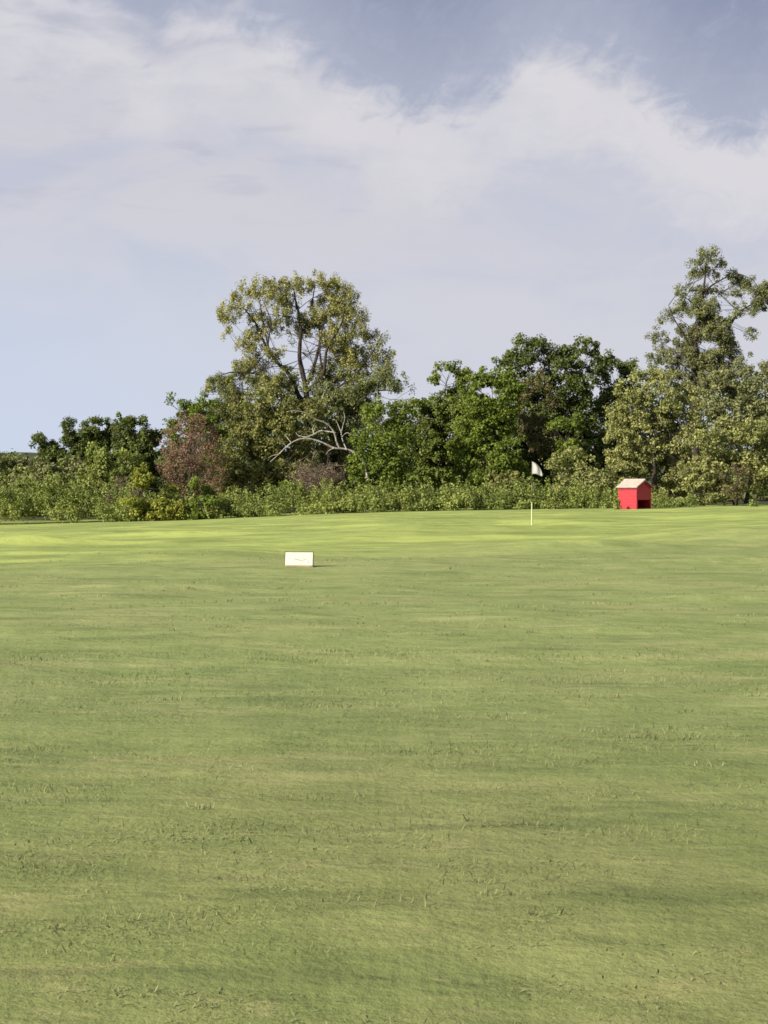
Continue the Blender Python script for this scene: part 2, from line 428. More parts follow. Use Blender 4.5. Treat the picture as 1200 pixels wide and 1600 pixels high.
LEAF_TOTAL = 0
def plant(name, label, cat, Y, base, lobes, leaf, size=0.155, clump=0.30, n_leaf=34, dens=1.0, trunk_r=0.12, bark=None, limbs=None,
          group=None, parts=('trunk', 'crown'), up_bias=0.35, gap=0.36, elong=1.0, depth=0.95, hue=None, squash=.8):
    """a tree or shrub: base (px) on the ground at distance Y, crown filled lobe by lobe with leaf clumps hung on limbs.
       lobes: (px, py, rx, ry[, density[, depth offset]]), limbs: list of (points px, r0, r1)"""
    global LEAF_TOTAL
    bx = (base - 600) / FPX * Y; bz = float(terrain(bx, Y))
    root = thing(name, label, cat, (bx, Y, bz), group)
    R = np.array([bx, Y, bz]); s_ = Y / FPX
    wood = Acc(); crown = Acc(); all_lim = []
    foot = R + [0, 0, -0.1]
    if limbs:
        for k, (pp, r0, r1) in enumerate(limbs):
            dy = rng.uniform(-0.9, 0.9) if k else 0
            path = [at(q[0], q[1], Y) + [0, dy * (i / (len(pp) - 1)), 0] for i, q in enumerate(pp)]
            if k == 0: path[0] = foot
            path = smooth_path(path, 5)
            wood.add(*tube(path - R, r0 * .82, r1 * .8, 7, 0.12)); all_lim.append(path)
        trunk_top = all_lim[0][len(all_lim[0]) // 2]
    else:
        ls = np.array([l[:2] for l in lobes]); hi_ = ls[:, 1].mean()
        trunk_top = at(base * 0.6 + ls[:, 0].mean() * 0.4, hi_, Y)
        path = bend(foot, trunk_top, 8, 0.05); wood.add(*tube(path - R, trunk_r, trunk_r * 0.5, 7, 0.15)); all_lim.append(path)
    for l in lobes:
        px, py, rx, ry = l[:4]; de = l[4] if len(l) > 4 else 1.0; oy = l[5] if len(l) > 5 else rng.uniform(-0.5, 0.5)
        C = at(px, py, Y) + [0, oy, 0]
        rr = np.array([rx * s_, max(min(rx, ry) * s_ * depth, 0.35), ry * s_])
        n_c = int(max(6, de * dens * 0.70 * rr.prod() / clump ** 3 + de * dens * 2.2 * (rr.mean() / clump) ** 2))
        u = rng.normal(size=(n_c * 2, 3)); u /= np.linalg.norm(u, axis=1, keepdims=True)
        rad = rng.uniform(0.02, 1, len(u)) ** 0.42 * (0.86 + 0.28 * vnoise(u[:, 0] * 2.3 + px, u[:, 1] * 2.3 + py, u[:, 2] * 2.3, 4))
        cl = C + u * rad[:, None] * rr
        nz = vnoise(cl[:, 0] / 0.75, cl[:, 1] / 0.75, cl[:, 2] / 0.65, 21)
        cl = cl[nz > gap][:n_c]
        cl = cl[cl[:, 2] > terrain(cl[:, 0], cl[:, 1], False) + 0.12]
        if not len(cl): continue
        # limbs to the lobe and twigs to its clumps
        lim = all_lim[rng.integers(len(all_lim))]
        dists = np.linalg.norm(lim - C, axis=1) + np.maximum(lim[:, 2] - C[2] + 0.9, 0) * 2.5
        st = lim[int(np.argmin(dists))]
        if not limbs: st = all_lim[0][rng.integers(3, 8)]
        lp = bend(st, C, 6, 0.04 if limbs else 0.10, 0.02); lr = 0.02 if limbs else max(0.014, trunk_r * 0.22)
        wood.add(*tube(lp - R, lr, lr * 0.45, 5))
        for q in cl[rng.permutation(len(cl))[:max(3, len(cl) // 4)]]:
            st2 = lp[rng.integers(2, 6)]
            wood.add(*tube(bend(st2, q, 4, 0.10) - R, lr * 0.36, 0.008, 4))
        rc = clump * rng.uniform(0.55, 1.3, len(cl))
        big = vnoise(cl[:, 0] / 1.4, cl[:, 1] / 1.4, cl[:, 2] / 1.2, 31)
        mixc = np.clip(0.15 + 0.7 * big + rng.normal(size=len(cl)) * 0.2, 0, 1)
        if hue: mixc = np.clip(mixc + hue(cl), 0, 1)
        V_, Q_, t_, m_ = foliage(cl - R, rc, n_leaf, size, rng.uniform(0.75, 1.25, len(cl)), mixc, up_bias, elong=elong, squash=squash)
        crown.add(V_, Q_, tint=t_, mixc=m_); LEAF_TOTAL += len(Q_)
    wood.build(parts[0], bark or BARK, root, True)
    crown.build(parts[1], LEAF[leaf], root)
    return root

# ------------------------------------------------------------------ the tree line, back to front
BACK = 'dark thicket trees at the far left'
SH = ('stem', 'foliage')
plant('thicket_tree', 'leftmost dark shrubby tree, just right of the distant hill on the skyline', 'tree', 76, 85,
      [(62, 694, 11, 17), (80, 706, 18, 20), (106, 676, 12, 22), (120, 690, 12, 18), (95, 730, 36, 30), (60, 745, 28, 26), (132, 684, 8, 15)], 'dark', clump=0.24, dens=1.9, gap=.30, group=BACK)
plant('thicket_tree', 'middle of the three dark shrubby trees at the left', 'tree', 76.5, 155,
      [(132, 680, 11, 22), (150, 670, 13, 20), (168, 676, 11, 22), (150, 700, 30, 26), (155, 740, 42, 32), (125, 712, 18, 22)], 'dark', clump=0.24, dens=1.9, gap=.30, group=BACK)
plant('thicket_tree', 'dark spiky-topped shrubby tree with upright shoots, left of the reddish brown tree', 'tree', 75.5, 210,
      [(184, 668, 8, 22), (203, 662, 11, 20), (196, 690, 20, 22), (226, 674, 12, 20), (242, 682, 11, 18), (215, 705, 36, 26), (210, 745, 45, 32)], 'dark', clump=0.24, dens=1.9, gap=.30, group=BACK)

plant('sparse_tree', 'small feathery tree with a yellow-green top behind the reddish brown tree', 'tree', 71, 310,
      [(266, 632, 8, 18, .5), (282, 645, 12, 18, .7), (304, 632, 18, 16), (322, 648, 22, 28), (300, 660, 25, 22), (335, 690, 28, 45), (270, 675, 18, 30)], 'vivid', clump=0.24, size=.14)

# big tree
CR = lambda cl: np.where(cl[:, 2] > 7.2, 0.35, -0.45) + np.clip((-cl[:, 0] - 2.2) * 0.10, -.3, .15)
plant('tall_tree', 'tallest tree of the left half, with an open yellowish crown showing dark forking limbs', 'tree', 73, 478,
      [(362, 480, 24, 26, .50), (352, 512, 14, 22, .35), (385, 462, 30, 22, .50), (420, 452, 28, 22, .55), (445, 470, 34, 30, .6), (455, 440, 22, 16, .4), (490, 440, 34, 18, .6), (515, 452, 30, 24, .65),
       (545, 475, 28, 28, .65), (560, 505, 22, 28, .6), (505, 492, 40, 32, .55), (470, 508, 36, 26, .45), (410, 500, 34, 28, .5), (388, 535, 30, 24, .45), (430, 545, 25, 22, .35),
       (530, 530, 32, 30, .8), (550, 565, 36, 32, 1.1), (505, 590, 34, 24, .9), (565, 640, 36, 30, 1.0), (400, 572, 30, 18, .8), (450, 585, 26, 20, .8), (325, 600, 14, 14, .8), (585, 535, 20, 22, .55), (602, 565, 22, 24, .55), (590, 600, 32, 30, .7), (622, 605, 16, 24, .5), (640, 625, 12, 18, .35),
       (345, 590, 26, 18, .75), (375, 570, 26, 16, .6), (372, 605, 34, 24, .9), (420, 600, 36, 26, .9), (330, 610, 14, 16, .5), (540, 615, 40, 32, .9), (470, 625, 40, 26, .9), (355, 640, 36, 34, 1.)],
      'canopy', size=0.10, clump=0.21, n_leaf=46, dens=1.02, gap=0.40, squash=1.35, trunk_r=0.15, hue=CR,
      limbs=[([(484, 790), (480, 690), (478, 610), (468, 560), (470, 510), (462, 470), (458, 445)], .24, .02),
             ([(474, 640), (455, 590), (432, 565), (415, 540), (402, 510), (380, 480), (362, 462)], .13, .02),
             ([(440, 573), (420, 545), (424, 505), (412, 470)], .07, .015), ([(420, 545), (412, 510), (405, 470), (395, 455)], .06, .015),
             ([(480, 600), (494, 560), (500, 520), (488, 480), (492, 440)], .12, .02), ([(482, 610), (505, 585), (512, 545), (535, 505), (540, 460)], .13, .02),
             ([(505, 585), (500, 550), (505, 510), (518, 470)], .07, .015), ([(490, 620), (528, 605), (560, 580), (585, 545), (598, 520)], .09, .02),
             ([(476, 625), (420, 590), (370, 582), (340, 590)], .10, .02), ([(486, 640), (540, 620), (590, 610), (630, 612)], .08, .02)])

plant('olive_tree', 'drab olive tree filling in below the tall yellowish crown, left of the bleached bare limb', 'tree', 70, 430,
      [(420, 632, 40, 36), (382, 672, 34, 42), (432, 672, 40, 42), (478, 648, 38, 34, .8), (365, 715, 30, 40), (415, 720, 42, 44), (460, 730, 34, 44, .8), (380, 760, 40, 30), (440, 765, 40, 28), (355, 760, 25, 30)],
      'olive', clump=0.28)
plant('olive_tree', 'shaded olive-brown tree behind the bleached bare limb and the small dead shrub', 'tree', 72.5, 525,
      [(505, 650, 38, 36), (540, 660, 30, 40), (510, 700, 42, 40), (545, 715, 30, 44), (500, 750, 45, 36), (550, 760, 32, 30), (470, 690, 30, 40, .7)], 'grey', clump=0.28, gap=.42)

plant('rusty_tree', 'small tree with dead reddish brown foliage, left of the drab olive tree', 'tree', 67.5, 302,
      [(278, 690, 26, 34), (315, 682, 30, 38), (290, 722, 38, 30), (334, 718, 22, 38), (270, 738, 20, 30), (312, 752, 42, 28), (342, 754, 18, 22), (300, 662, 26, 20)],
      'rust', size=0.10, clump=0.24, n_leaf=24, elong=1.6, bark=TWIG, trunk_r=.08)

plant('green_tree', 'mid-green tree with a small round open tuft, right of the tall yellowish tree', 'tree', 71, 700,
      [(702, 583, 28, 16, 1.3), (686, 592, 14, 16, 1.2), (722, 595, 20, 18, 1.1), (700, 604, 22, 16), (708, 625, 30, 26), (672, 640, 28, 28), (650, 640, 18, 22, .7), (730, 640, 25, 30), (690, 670, 40, 34), (655, 690, 32, 36), (725, 690, 32, 40), (690, 720, 46, 36), (650, 740, 35, 36), (715, 750, 42, 34)],
      'green', clump=0.27, dens=1.3, gap=.33)
plant('green_tree', 'fresher green tree below and left of the broad dark dome-topped tree', 'tree', 69, 770,
      [(748, 590, 18, 20), (770, 600, 24, 22), (795, 600, 22, 26), (745, 625, 28, 26), (785, 632, 30, 30), (752, 665, 36, 32), (790, 675, 28, 32), (735, 700, 34, 32), (780, 712, 36, 34), (745, 740, 40, 32), (800, 745, 34, 28)],
      'vivid', clump=0.28, dens=1.25)
plant('dark_tree', 'broad dark green dome-topped tree, highest of the trees between the flag and the sky', 'tree', 74, 870,
      [(815, 542, 24, 16), (842, 540, 22, 14), (795, 565, 22, 20), (825, 572, 24, 24, .7), (858, 556, 20, 20), (885, 545, 20, 18), (912, 540, 20, 14), (925, 562, 16, 20), (892, 575, 30, 26), (860, 600, 34, 30), (905, 612, 32, 32), (815, 610, 36, 30), (850, 645, 40, 34),
       (900, 655, 38, 34), (925, 690, 30, 34), (840, 690, 40, 36), (885, 705, 42, 36), (860, 745, 46, 34), (915, 745, 36, 34)], 'dark', clump=0.28, trunk_r=.14, gap=.36, dens=1.25)
plant('dark_tree', 'narrower dark green tree wedged between the broad dark dome and the pale willow-like bush', 'tree', 76, 960,
      [(955, 562, 20, 16), (975, 570, 20, 18), (945, 585, 18, 20), (990, 590, 16, 20), (965, 605, 32, 26), (950, 645, 30, 34), (975, 690, 35, 40), (945, 730, 35, 38)], 'dark', clump=0.28, gap=.36, dens=1.25)
plant('withered_tree', 'withered brownish tree showing as a dull patch in front of the broad dark dome', 'tree', 71.5, 828,
      [(820, 612, 20, 20, .8), (845, 595, 16, 18, .6), (806, 645, 20, 18, .7), (830, 665, 30, 22), (842, 690, 26, 22), (862, 625, 16, 18, .6)], 'dull', size=.13, clump=0.25, bark=BARK, trunk_r=.03, gap=.3)

plant('vivid_shrub', 'vivid green leafy shrub right of the bleached bare limb', 'shrub', 66.5, 598,
      [(582, 648, 26, 24), (612, 655, 28, 28), (632, 642, 18, 18), (572, 690, 28, 28), (605, 700, 34, 32), (635, 690, 18, 28), (565, 735, 24, 30), (600, 745, 36, 30), (632, 740, 26, 34), (575, 770, 34, 22), (640, 775, 30, 20)],
      'vivid', clump=0.27, size=.14, parts=SH, trunk_r=.07)
plant('vivid_shrub', 'small bright green shrub halfway up, above and right of the white flag', 'shrub', 68, 888,
      [(872, 668, 18, 15), (895, 662, 18, 15), (912, 678, 12, 14), (885, 685, 24, 16), (890, 720, 24, 26)], 'vivid', clump=0.26, size=.14, parts=SH, trunk_r=.06)

# right half: tall open tree and the pale bushes
plant('open_tree', 'tallest tree of all, narrow-spired and open, at the right edge behind the pale bushes', 'tree', 75, 1092,
      [(1104, 402, 18, 14, .7), (1122, 412, 12, 10, .5), (1088, 410, 12, 8, .4), (1102, 428, 24, 16, .6), (1092, 455, 20, 18, .5), (1118, 450, 14, 14, .35), (1062, 460, 14, 12, .45), (1068, 480, 18, 16, .5), (1046, 490, 16, 18, .25), (1145, 432, 18, 10, .55),
       (1165, 440, 22, 14, .75), (1186, 455, 20, 18, .85), (1155, 462, 20, 14, .5), (1180, 478, 20, 14, .6), (1200, 470, 14, 16, .7), (1145, 485, 18, 12, .35), (1098, 485, 26, 20, .85), (1088, 515, 26, 22, .9), (1115, 510, 24, 24, .85), (1128, 535, 22, 22, .8),
       (1100, 550, 34, 26, .9), (1070, 545, 22, 22, .55), (1030, 530, 18, 20, .35), (1045, 555, 22, 18, .5), (1022, 560, 14, 16, .4), (1150, 545, 16, 20, .6), (1160, 570, 18, 16, .5), (1110, 585, 45, 24, .9), (1065, 580, 30, 18, .6), (1170, 520, 12, 14, .2)],
      'grey', size=0.105, clump=0.22, n_leaf=46, dens=1.6, gap=0.33, squash=1.1, trunk_r=.14,
      limbs=[([(1092, 790), (1086, 680), (1084, 600), (1086, 545), (1094, 490), (1101, 440), (1105, 395)], .26, .02),
             ([(1092, 640), (1112, 590), (1132, 545), (1142, 510), (1160, 485), (1190, 468)], .17, .03), ([(1128, 552), (1120, 510), (1110, 480)], .07, .02),
             ([(1086, 560), (1070, 530), (1050, 500), (1040, 480)], .06, .015), ([(1094, 490), (1080, 470), (1062, 455)], .05, .012), ([(1100, 455), (1122, 440), (1150, 428), (1175, 436)], .06, .015),
             ([(1086, 590), (1060, 565), (1030, 550)], .05, .015)])
plant('pale_bush', 'grey-green bush on the skyline beside the open spired tree, at the right edge', 'bush', 71, 1165,
      [(1120, 600, 34, 24), (1155, 600, 26, 26), (1185, 585, 22, 20), (1205, 580, 22, 26), (1180, 620, 34, 30), (1135, 640, 36, 30), (1190, 660, 36, 36), (1225, 630, 34, 40), (1150, 690, 40, 36), (1215, 710, 40, 40)], 'grey', clump=0.29, parts=SH)
plant('pale_bush', 'large rounded pale olive willow-like bush behind the red hut', 'bush', 66.5, 1015,
      [(1010, 592, 28, 20), (1045, 590, 30, 20), (985, 615, 26, 24), (1030, 622, 38, 28), (1070, 612, 26, 24), (968, 652, 24, 28), (1005, 660, 36, 32), (1050, 660, 36, 34), (965, 700, 26, 34), (1000, 705, 38, 34), (1045, 705, 36, 34), (1082, 660, 26, 36),
       (975, 740, 32, 32), (1025, 745, 40, 32), (1070, 740, 30, 34), (1000, 770, 40, 20), (1060, 772, 40, 20)], 'pale', clump=0.27, size=.14, dens=1.1, gap=.32, elong=1.2, parts=SH)
plant('pale_bush', 'lower pale olive bush right of the red hut, reaching out of the right edge', 'bush', 64.5, 1150,
      [(1105, 690, 26, 24), (1140, 672, 28, 22), (1180, 680, 32, 24), (1120, 718, 34, 28), (1165, 715, 34, 30), (1205, 700, 26, 34), (1088, 745, 26, 28), (1130, 756, 34, 24), (1185, 752, 34, 30), (1225, 740, 34, 36), (1075, 770, 26, 18), (1110, 776, 30, 16)], 'pale', clump=0.26, size=.14, dens=1.1, gap=.34, parts=SH)
plant('withered_shrub', 'dull brownish shrub at the foot of the lower pale olive bush', 'shrub', 63.3, 1150,
      [(1150, 738, 16, 14, .8), (1135, 750, 14, 14, .7), (1165, 752, 14, 16, .7), (1150, 770, 22, 16, .7)], 'dull', size=.11, clump=.22, elong=1.3, parts=SH, trunk_r=.03, dens=1.3)
plant('pale_bush', 'low pale olive bush directly right of and behind the white flag', 'bush', 64.8, 905,
      [(868, 722, 16, 14), (892, 714, 20, 16), (915, 728, 20, 20), (880, 745, 26, 22), (925, 755, 28, 24), (945, 768, 24, 20), (895, 770, 32, 18)], 'pale', clump=0.25, size=.14, parts=SH, dens=1.1)
plant('pale_bush', 'low olive bush directly left of the white flag at the foot of the trees', 'bush', 64.2, 790,
      [(775, 752, 20, 14), (800, 748, 20, 14), (822, 756, 16, 16), (780, 772, 28, 16), (815, 775, 26, 16)], 'olive', clump=0.24, size=.14, parts=SH, dens=1.1)

# left half, front row
plant('grey_bush', 'dull grey-green bush at the left edge below the distant hill', 'bush', 69, 18,
      [(-35, 725, 30, 22), (0, 722, 22, 18), (22, 728, 22, 20), (45, 738, 20, 20), (-20, 755, 40, 26), (25, 760, 36, 24)], 'grey', clump=0.27, parts=SH, trunk_r=.08)
plant('grey_bush', 'soft grey-green bush in front of the leftmost dark thicket tree', 'bush', 67.5, 92,
      [(78, 724, 20, 18), (105, 728, 22, 22), (62, 745, 22, 20), (128, 738, 16, 22), (95, 758, 34, 22)], 'grey', clump=0.26, parts=SH, trunk_r=.07)
plant('green_bush', 'light green bush left of and above the small grey dead shrub', 'bush', 66.8, 155,
      [(148, 706, 14, 18), (168, 712, 14, 18), (150, 735, 24, 24), (172, 742, 18, 20), (145, 762, 30, 20), (195, 722, 18, 18), (212, 728, 16, 20)], 'weed', clump=0.25, parts=SH, trunk_r=.06)
plant('yellow_shrub', 'yellow-green shrub with upright shoots at the left foot of the reddish brown tree', 'shrub', 61.5, 222,
      [(212, 748, 10, 14), (230, 746, 9, 20), (222, 736, 6, 12), (222, 772, 18, 18), (208, 780, 14, 14), (236, 784, 14, 12), (222, 798, 18, 14), (244, 806, 12, 10), (206, 806, 12, 10)], 'lime', clump=0.2, size=.13, parts=SH, trunk_r=.05)
plant('yellow_shrub', 'low orange-tinged yellow shrub in front of the reddish brown tree', 'shrub', 61.4, 266,
      [(262, 766, 12, 12), (278, 772, 12, 14), (258, 784, 16, 12), (275, 788, 14, 10), (264, 800, 22, 14), (250, 808, 12, 10), (280, 808, 12, 10)], 'lime', clump=0.2, size=.14, parts=SH, trunk_r=.05)
plant('bright_shrub', 'bright green low shrub at the right foot of the reddish brown tree', 'shrub', 61.4, 314,
      [(304, 757, 10, 14), (320, 770, 14, 14), (306, 782, 18, 14), (328, 786, 12, 10), (314, 800, 22, 12), (300, 807, 12, 10)], 'vivid', clump=0.2, size=.13, parts=SH, trunk_r=.05)

# ------------------------------------------------------------------ bare shrubs and the bleached limb
def twiggy(name, label, Y, base, top, spread, h_px, n_stems=16, mat=None, leaf=None, cat='shrub'):
    bx = (base - 600) / FPX * Y; bz = float(terrain(bx, Y)); R = np.array([bx, Y, bz])
    root = thing(name, label, cat, tuple(R)); s_ = Y / FPX; acc = Acc(); cl = []
    for k in range(n_stems):
        a = rng.uniform(0, 2 * math.pi); r_ = spread * s_ * rng.uniform(.2, 1) ** .6; hh = h_px * s_ * rng.uniform(.65, 1.0)
        tip = np.array([r_ * math.cos(a), r_ * math.sin(a) * .8, hh * (1 - .25 * (r_ / (spread * s_)) ** 2)])
        p0 = bend((rng.uniform(-.1, .1), rng.uniform(-.1, .1), -0.05), tip, 7, .10, .10); acc.add(*tube(p0, .03, .008, 5))
        for j in range(7):
            q = p0[rng.integers(2, 7)]; d_ = rng.normal(size=3) * .35 * hh; d_[2] = abs(d_[2]) * .7 + .05
            p1 = bend(q, q + d_, 5, .12, .05); acc.add(*tube(p1, .014, .005, 4)); cl.append(p1[-1]); cl.append(p1[2])
            for i in range(4):
                q2 = p1[rng.integers(1, 5)]; acc.add(*tube(bend(q2, q2 + rng.normal(size=3) * .16 * hh + [0, 0, .04], 4, .12), .008, .004, 3))
    acc.build('branches', mat or TWIG, root, True)
    if leaf:
        cl = np.array(cl); f = Acc(); V_, Q_, t_, m_ = foliage(cl, np.full(len(cl), .16), 12, .085, elong=1.5)
        f.add(V_, Q_, tint=t_, mixc=m_); f.build('foliage', LEAF[leaf], root)
    return root
twiggy('dead_shrub', 'small grey-brown dead shrub below the bleached bare limb', 68, 498, 0, 28, 72, 20, leaf='brown')
twiggy('dead_shrub', 'small grey dead shrub left of the upright yellow-green shrub', 64.6, 186, 0, 20, 52, 16, leaf='brown')

def bleached_limb():
    Y = 67.6
    R = at(562, 716, Y); R[2] = float(terrain(R[0], Y))
    root = thing('bare_limb', 'bleached bare forking limb arching down to the left, beside the vivid green shrub', 'dead limb', tuple(R))
    acc = Acc()
    def lim(pp, r0, r1, y0=0.0, y1=0.0):
        pth = smooth_path([at(px, py, Y) + [0, y0 + (y1 - y0) * i / (len(pp) - 1), 0] for i, (px, py) in enumerate(pp)], 5)
        acc.add(*tube(pth - R, r0 * .72, r1 * .72, 7, .18))
    lim([(578, 775), (572, 735), (562, 714), (550, 705), (535, 701), (522, 700), (505, 692), (490, 687), (478, 685), (462, 689), (448, 699), (436, 711), (424, 722)], .085, .022, .5, -.6)
    lim([(531, 701), (526, 690), (523, 678), (517, 668), (508, 661), (494, 656), (486, 651), (478, 646), (462, 643), (450, 645)], .065, .018, .15, -.9)
    lim([(524, 676), (512, 674), (500, 673), (490, 678), (478, 682), (466, 680), (461, 675)], .042, .012, .1, .5)
    lim([(522, 700), (514, 704), (509, 710)], .03, .012); lim([(490, 678), (488, 668), (492, 660)], .03, .01, .3, .6)
    lim([(456, 692), (450, 685), (446, 680)], .03, .01, -.4, -.2); lim([(486, 652), (481, 644), (479, 638)], .028, .01, -.5, -.7)
    lim([(542, 703), (536, 690), (533, 678), (535, 665), (538, 652), (536, 642)], .04, .01, .1, .9); lim([(533, 676), (528, 664), (524, 655)], .03, .008, .4, .8)
    lim([(534, 682), (542, 676), (552, 680), (560, 678)], .03, .008, .3, .2)
    lim([(436, 711), (428, 712), (420, 716)], .02, .008, -.6, -.5)
    acc.build('branches', DEADWOOD, root, True)
    return root
bleached_limb()
def snag(label, Y, paths):
    R = at(paths[0][0][0], paths[0][0][1], Y); R[2] = float(terrain(R[0], Y)); root = thing('bare_limb', label, 'dead limb', tuple(R)); acc = Acc()
    for k, pp in enumerate(paths):
        pth = smooth_path([at(px, py, Y) + [0, rng.uniform(-.2, .2), 0] for px, py in pp], 4); acc.add(*tube(pth - R, .05 if k == 0 else .035, .012, 6, .1))
    acc.build('branches', DEADWOOD, root, True)
snag('short pale bare limb between the vivid green shrub and the tuft-topped tree', 67.4, [[(640, 790), (644, 720), (640, 680), (652, 662), (668, 654), (680, 656)], [(644, 690), (656, 682), (668, 672), (674, 662)], [(648, 668), (640, 655), (636, 652)]])

# ------------------------------------------------------------------ undergrowth and thicket (uncountable)
def undergrowth():
    acc = Acc()
    prof_x = [-300, 0, 100, 180, 240, 330, 400, 460, 520, 600, 680, 760, 850, 960, 1020, 1060, 1200, 1500]
    prof_t = [752, 757, 756, 768, 784, 786, 782, 772, 768, 768, 768, 764, 766, 778, 788, 795, 795, 790]
    N = 4200
    px = rng.uniform(-300, 1500, N); u = rng.uniform(0, 1, N)
    Y = 61.3 + u * 2.6 + (vnoise(px / 40, px * 0, seed=40) - .5) * .5
    X = (px - 600) / FPX * Y; g = terrain(X, Y, False)
    topz = EYE - (np.interp(px, prof_x, prof_t) + (vnoise(px / 14, u * 6, seed=41) - .5) * 26 + (vnoise(px / 45, u * 3, seed=45) - .5) * 34 - 760) / FPX * Y
    env = np.clip(.45 + u * 1.1, 0, 1)                   # lower towards the lawn
    z = g + (topz - g) * env * rng.uniform(0.08, 1, N) ** .6
    cl = np.stack([X, Y, z], -1)
    keep = (vnoise(X / .75, Y / .8, z / .6, 43) > .40) & (z > g + .06)
    cl = cl[keep]
    V_, Q_, t_, m_ = foliage(cl, rng.uniform(.14, .32, len(cl)), 24, .115, rng.uniform(.75, 1.25, len(cl)), np.clip((vnoise(cl[:, 0] / 2.2, cl[:, 1] / 1.5, cl[:, 2] / 1.5, 44) - .5) * 1.8 + .5, 0, 1), .3, squash=1.0)
    acc.add(V_, Q_, tint=t_, mixc=m_)
    # upright weed stalks with leaves
    M = 700
    px = rng.uniform(-250, 1050, M); Y = rng.uniform(61.6, 63.6, M); X = (px - 600) / FPX * Y; g = terrain(X, Y, False)
    topz = EYE - (np.interp(px, prof_x, prof_t) + rng.uniform(-24, 14, M) - 760) / FPX * Y
    for k in range(7):
        f = k / 6; P = np.stack([X + (rng.normal(size=M) * .04), Y, g + (topz - g) * (.25 + .75 * f)], -1)
        V_, Q_, t_, m_ = foliage(P, np.full(M, .13 * (1 - .5 * f) + .03), 5, .10, None, rng.uniform(.2, 1, M), .3, squash=1.2)
        acc.add(V_, Q_, tint=t_, mixc=m_)
    o = acc.build('undergrowth', LEAF['weed']); o['kind'] = 'stuff'; o['label'] = 'low strip of light green weeds along the foot of the trees'; o['category'] = 'undergrowth'
undergrowth()

def thicket():
    acc = Acc()
    px = rng.uniform(-350, 1550, 5200); Y = rng.uniform(79, 84, 5200)
    tp = np.interp(px, [-350, -60, 40, 240, 330, 420, 560, 660, 780, 950, 1200, 1550], [740, 735, 725, 710, 665, 640, 640, 665, 620, 610, 600, 590]) + (vnoise(px / 30, px * 0, seed=50) - .5) * 40
    X = (px - 600) / FPX * Y; g = terrain(X, Y, False); tz = EYE - (tp - 760) / FPX * Y
    z = g + (tz - g) * rng.uniform(.03, 1, len(px))
    cl = np.stack([X, Y, z], -1)
    V_, Q_, t_, m_ = foliage(cl, rng.uniform(.35, .6, len(cl)), 13, .24)
    acc.add(V_, Q_, tint=t_, mixc=m_)
    o = acc.build('thicket', LEAF['dark']); o['kind'] = 'stuff'; o['label'] = 'dense dark thicket behind the front trees'; o['category'] = 'thicket'
thicket()
print('leaves', LEAF_TOTAL)

# ------------------------------------------------------------------ grass
m_grass, n = new_mat('grass_blade')
geo = n.n('ShaderNodeNewGeometry')
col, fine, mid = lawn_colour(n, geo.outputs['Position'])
tint = n.n('ShaderNodeAttribute', attribute_name='tint').outputs['Fac']
dry = n.n('ShaderNodeAttribute', attribute_name='mixc').outputs['Fac']
col = n.mix(1.0, col, n.xyz(tint, tint, tint), 'MULTIPLY')
col = n.mix(dry, col, (0.52, 0.49, 0.27))
nm = n.n('ShaderNodeVectorMath', operation='NORMALIZE', inp={0: n.n('ShaderNodeVectorMath', operation='ADD', inp={0: geo.outputs['Normal'], 1: (0, 0, 2.0)}).outputs[0]})
bs = n.n('ShaderNodeBsdfPrincipled', inp={'Base Color': col, 'Roughness': 0.7, 'Specular IOR Level': 0.15, 'Normal': nm.outputs[0]})
tr = n.n('ShaderNodeBsdfTranslucent', inp={0: col})
mx = n.n('ShaderNodeMixShader', inp={0: 0.15, 1: bs.outputs[0], 2: tr.outputs[0]})
finish(n, mx.outputs[0])

def blades(X, Y, h, wid, lean, tint, dryness):
    N = len(X); Z = terrain(X, Y) - 0.004
    a = rng.uniform(0, 2 * math.pi, N); la = rng.uniform(0, 2 * math.pi, N)
    wx, wy = np.cos(a) * wid, np.sin(a) * wid
    lx, ly = np.cos(la) * lean * h, np.sin(la) * lean * h
    v0 = np.stack([X - wx, Y - wy, Z], -1); v1 = np.stack([X + wx, Y + wy, Z], -1)
    v2 = np.stack([X + wx * .5 + lx * .9, Y + wy * .5 + ly * .9, Z + h], -1); v3 = np.stack([X - wx * .2 + lx, Y - wy * .2 + ly, Z + h * 1.02], -1)
    return np.stack([v0, v1, v2, v3], 1).reshape(-1, 3), np.arange(4 * N).reshape(-1, 4), tint, dryness

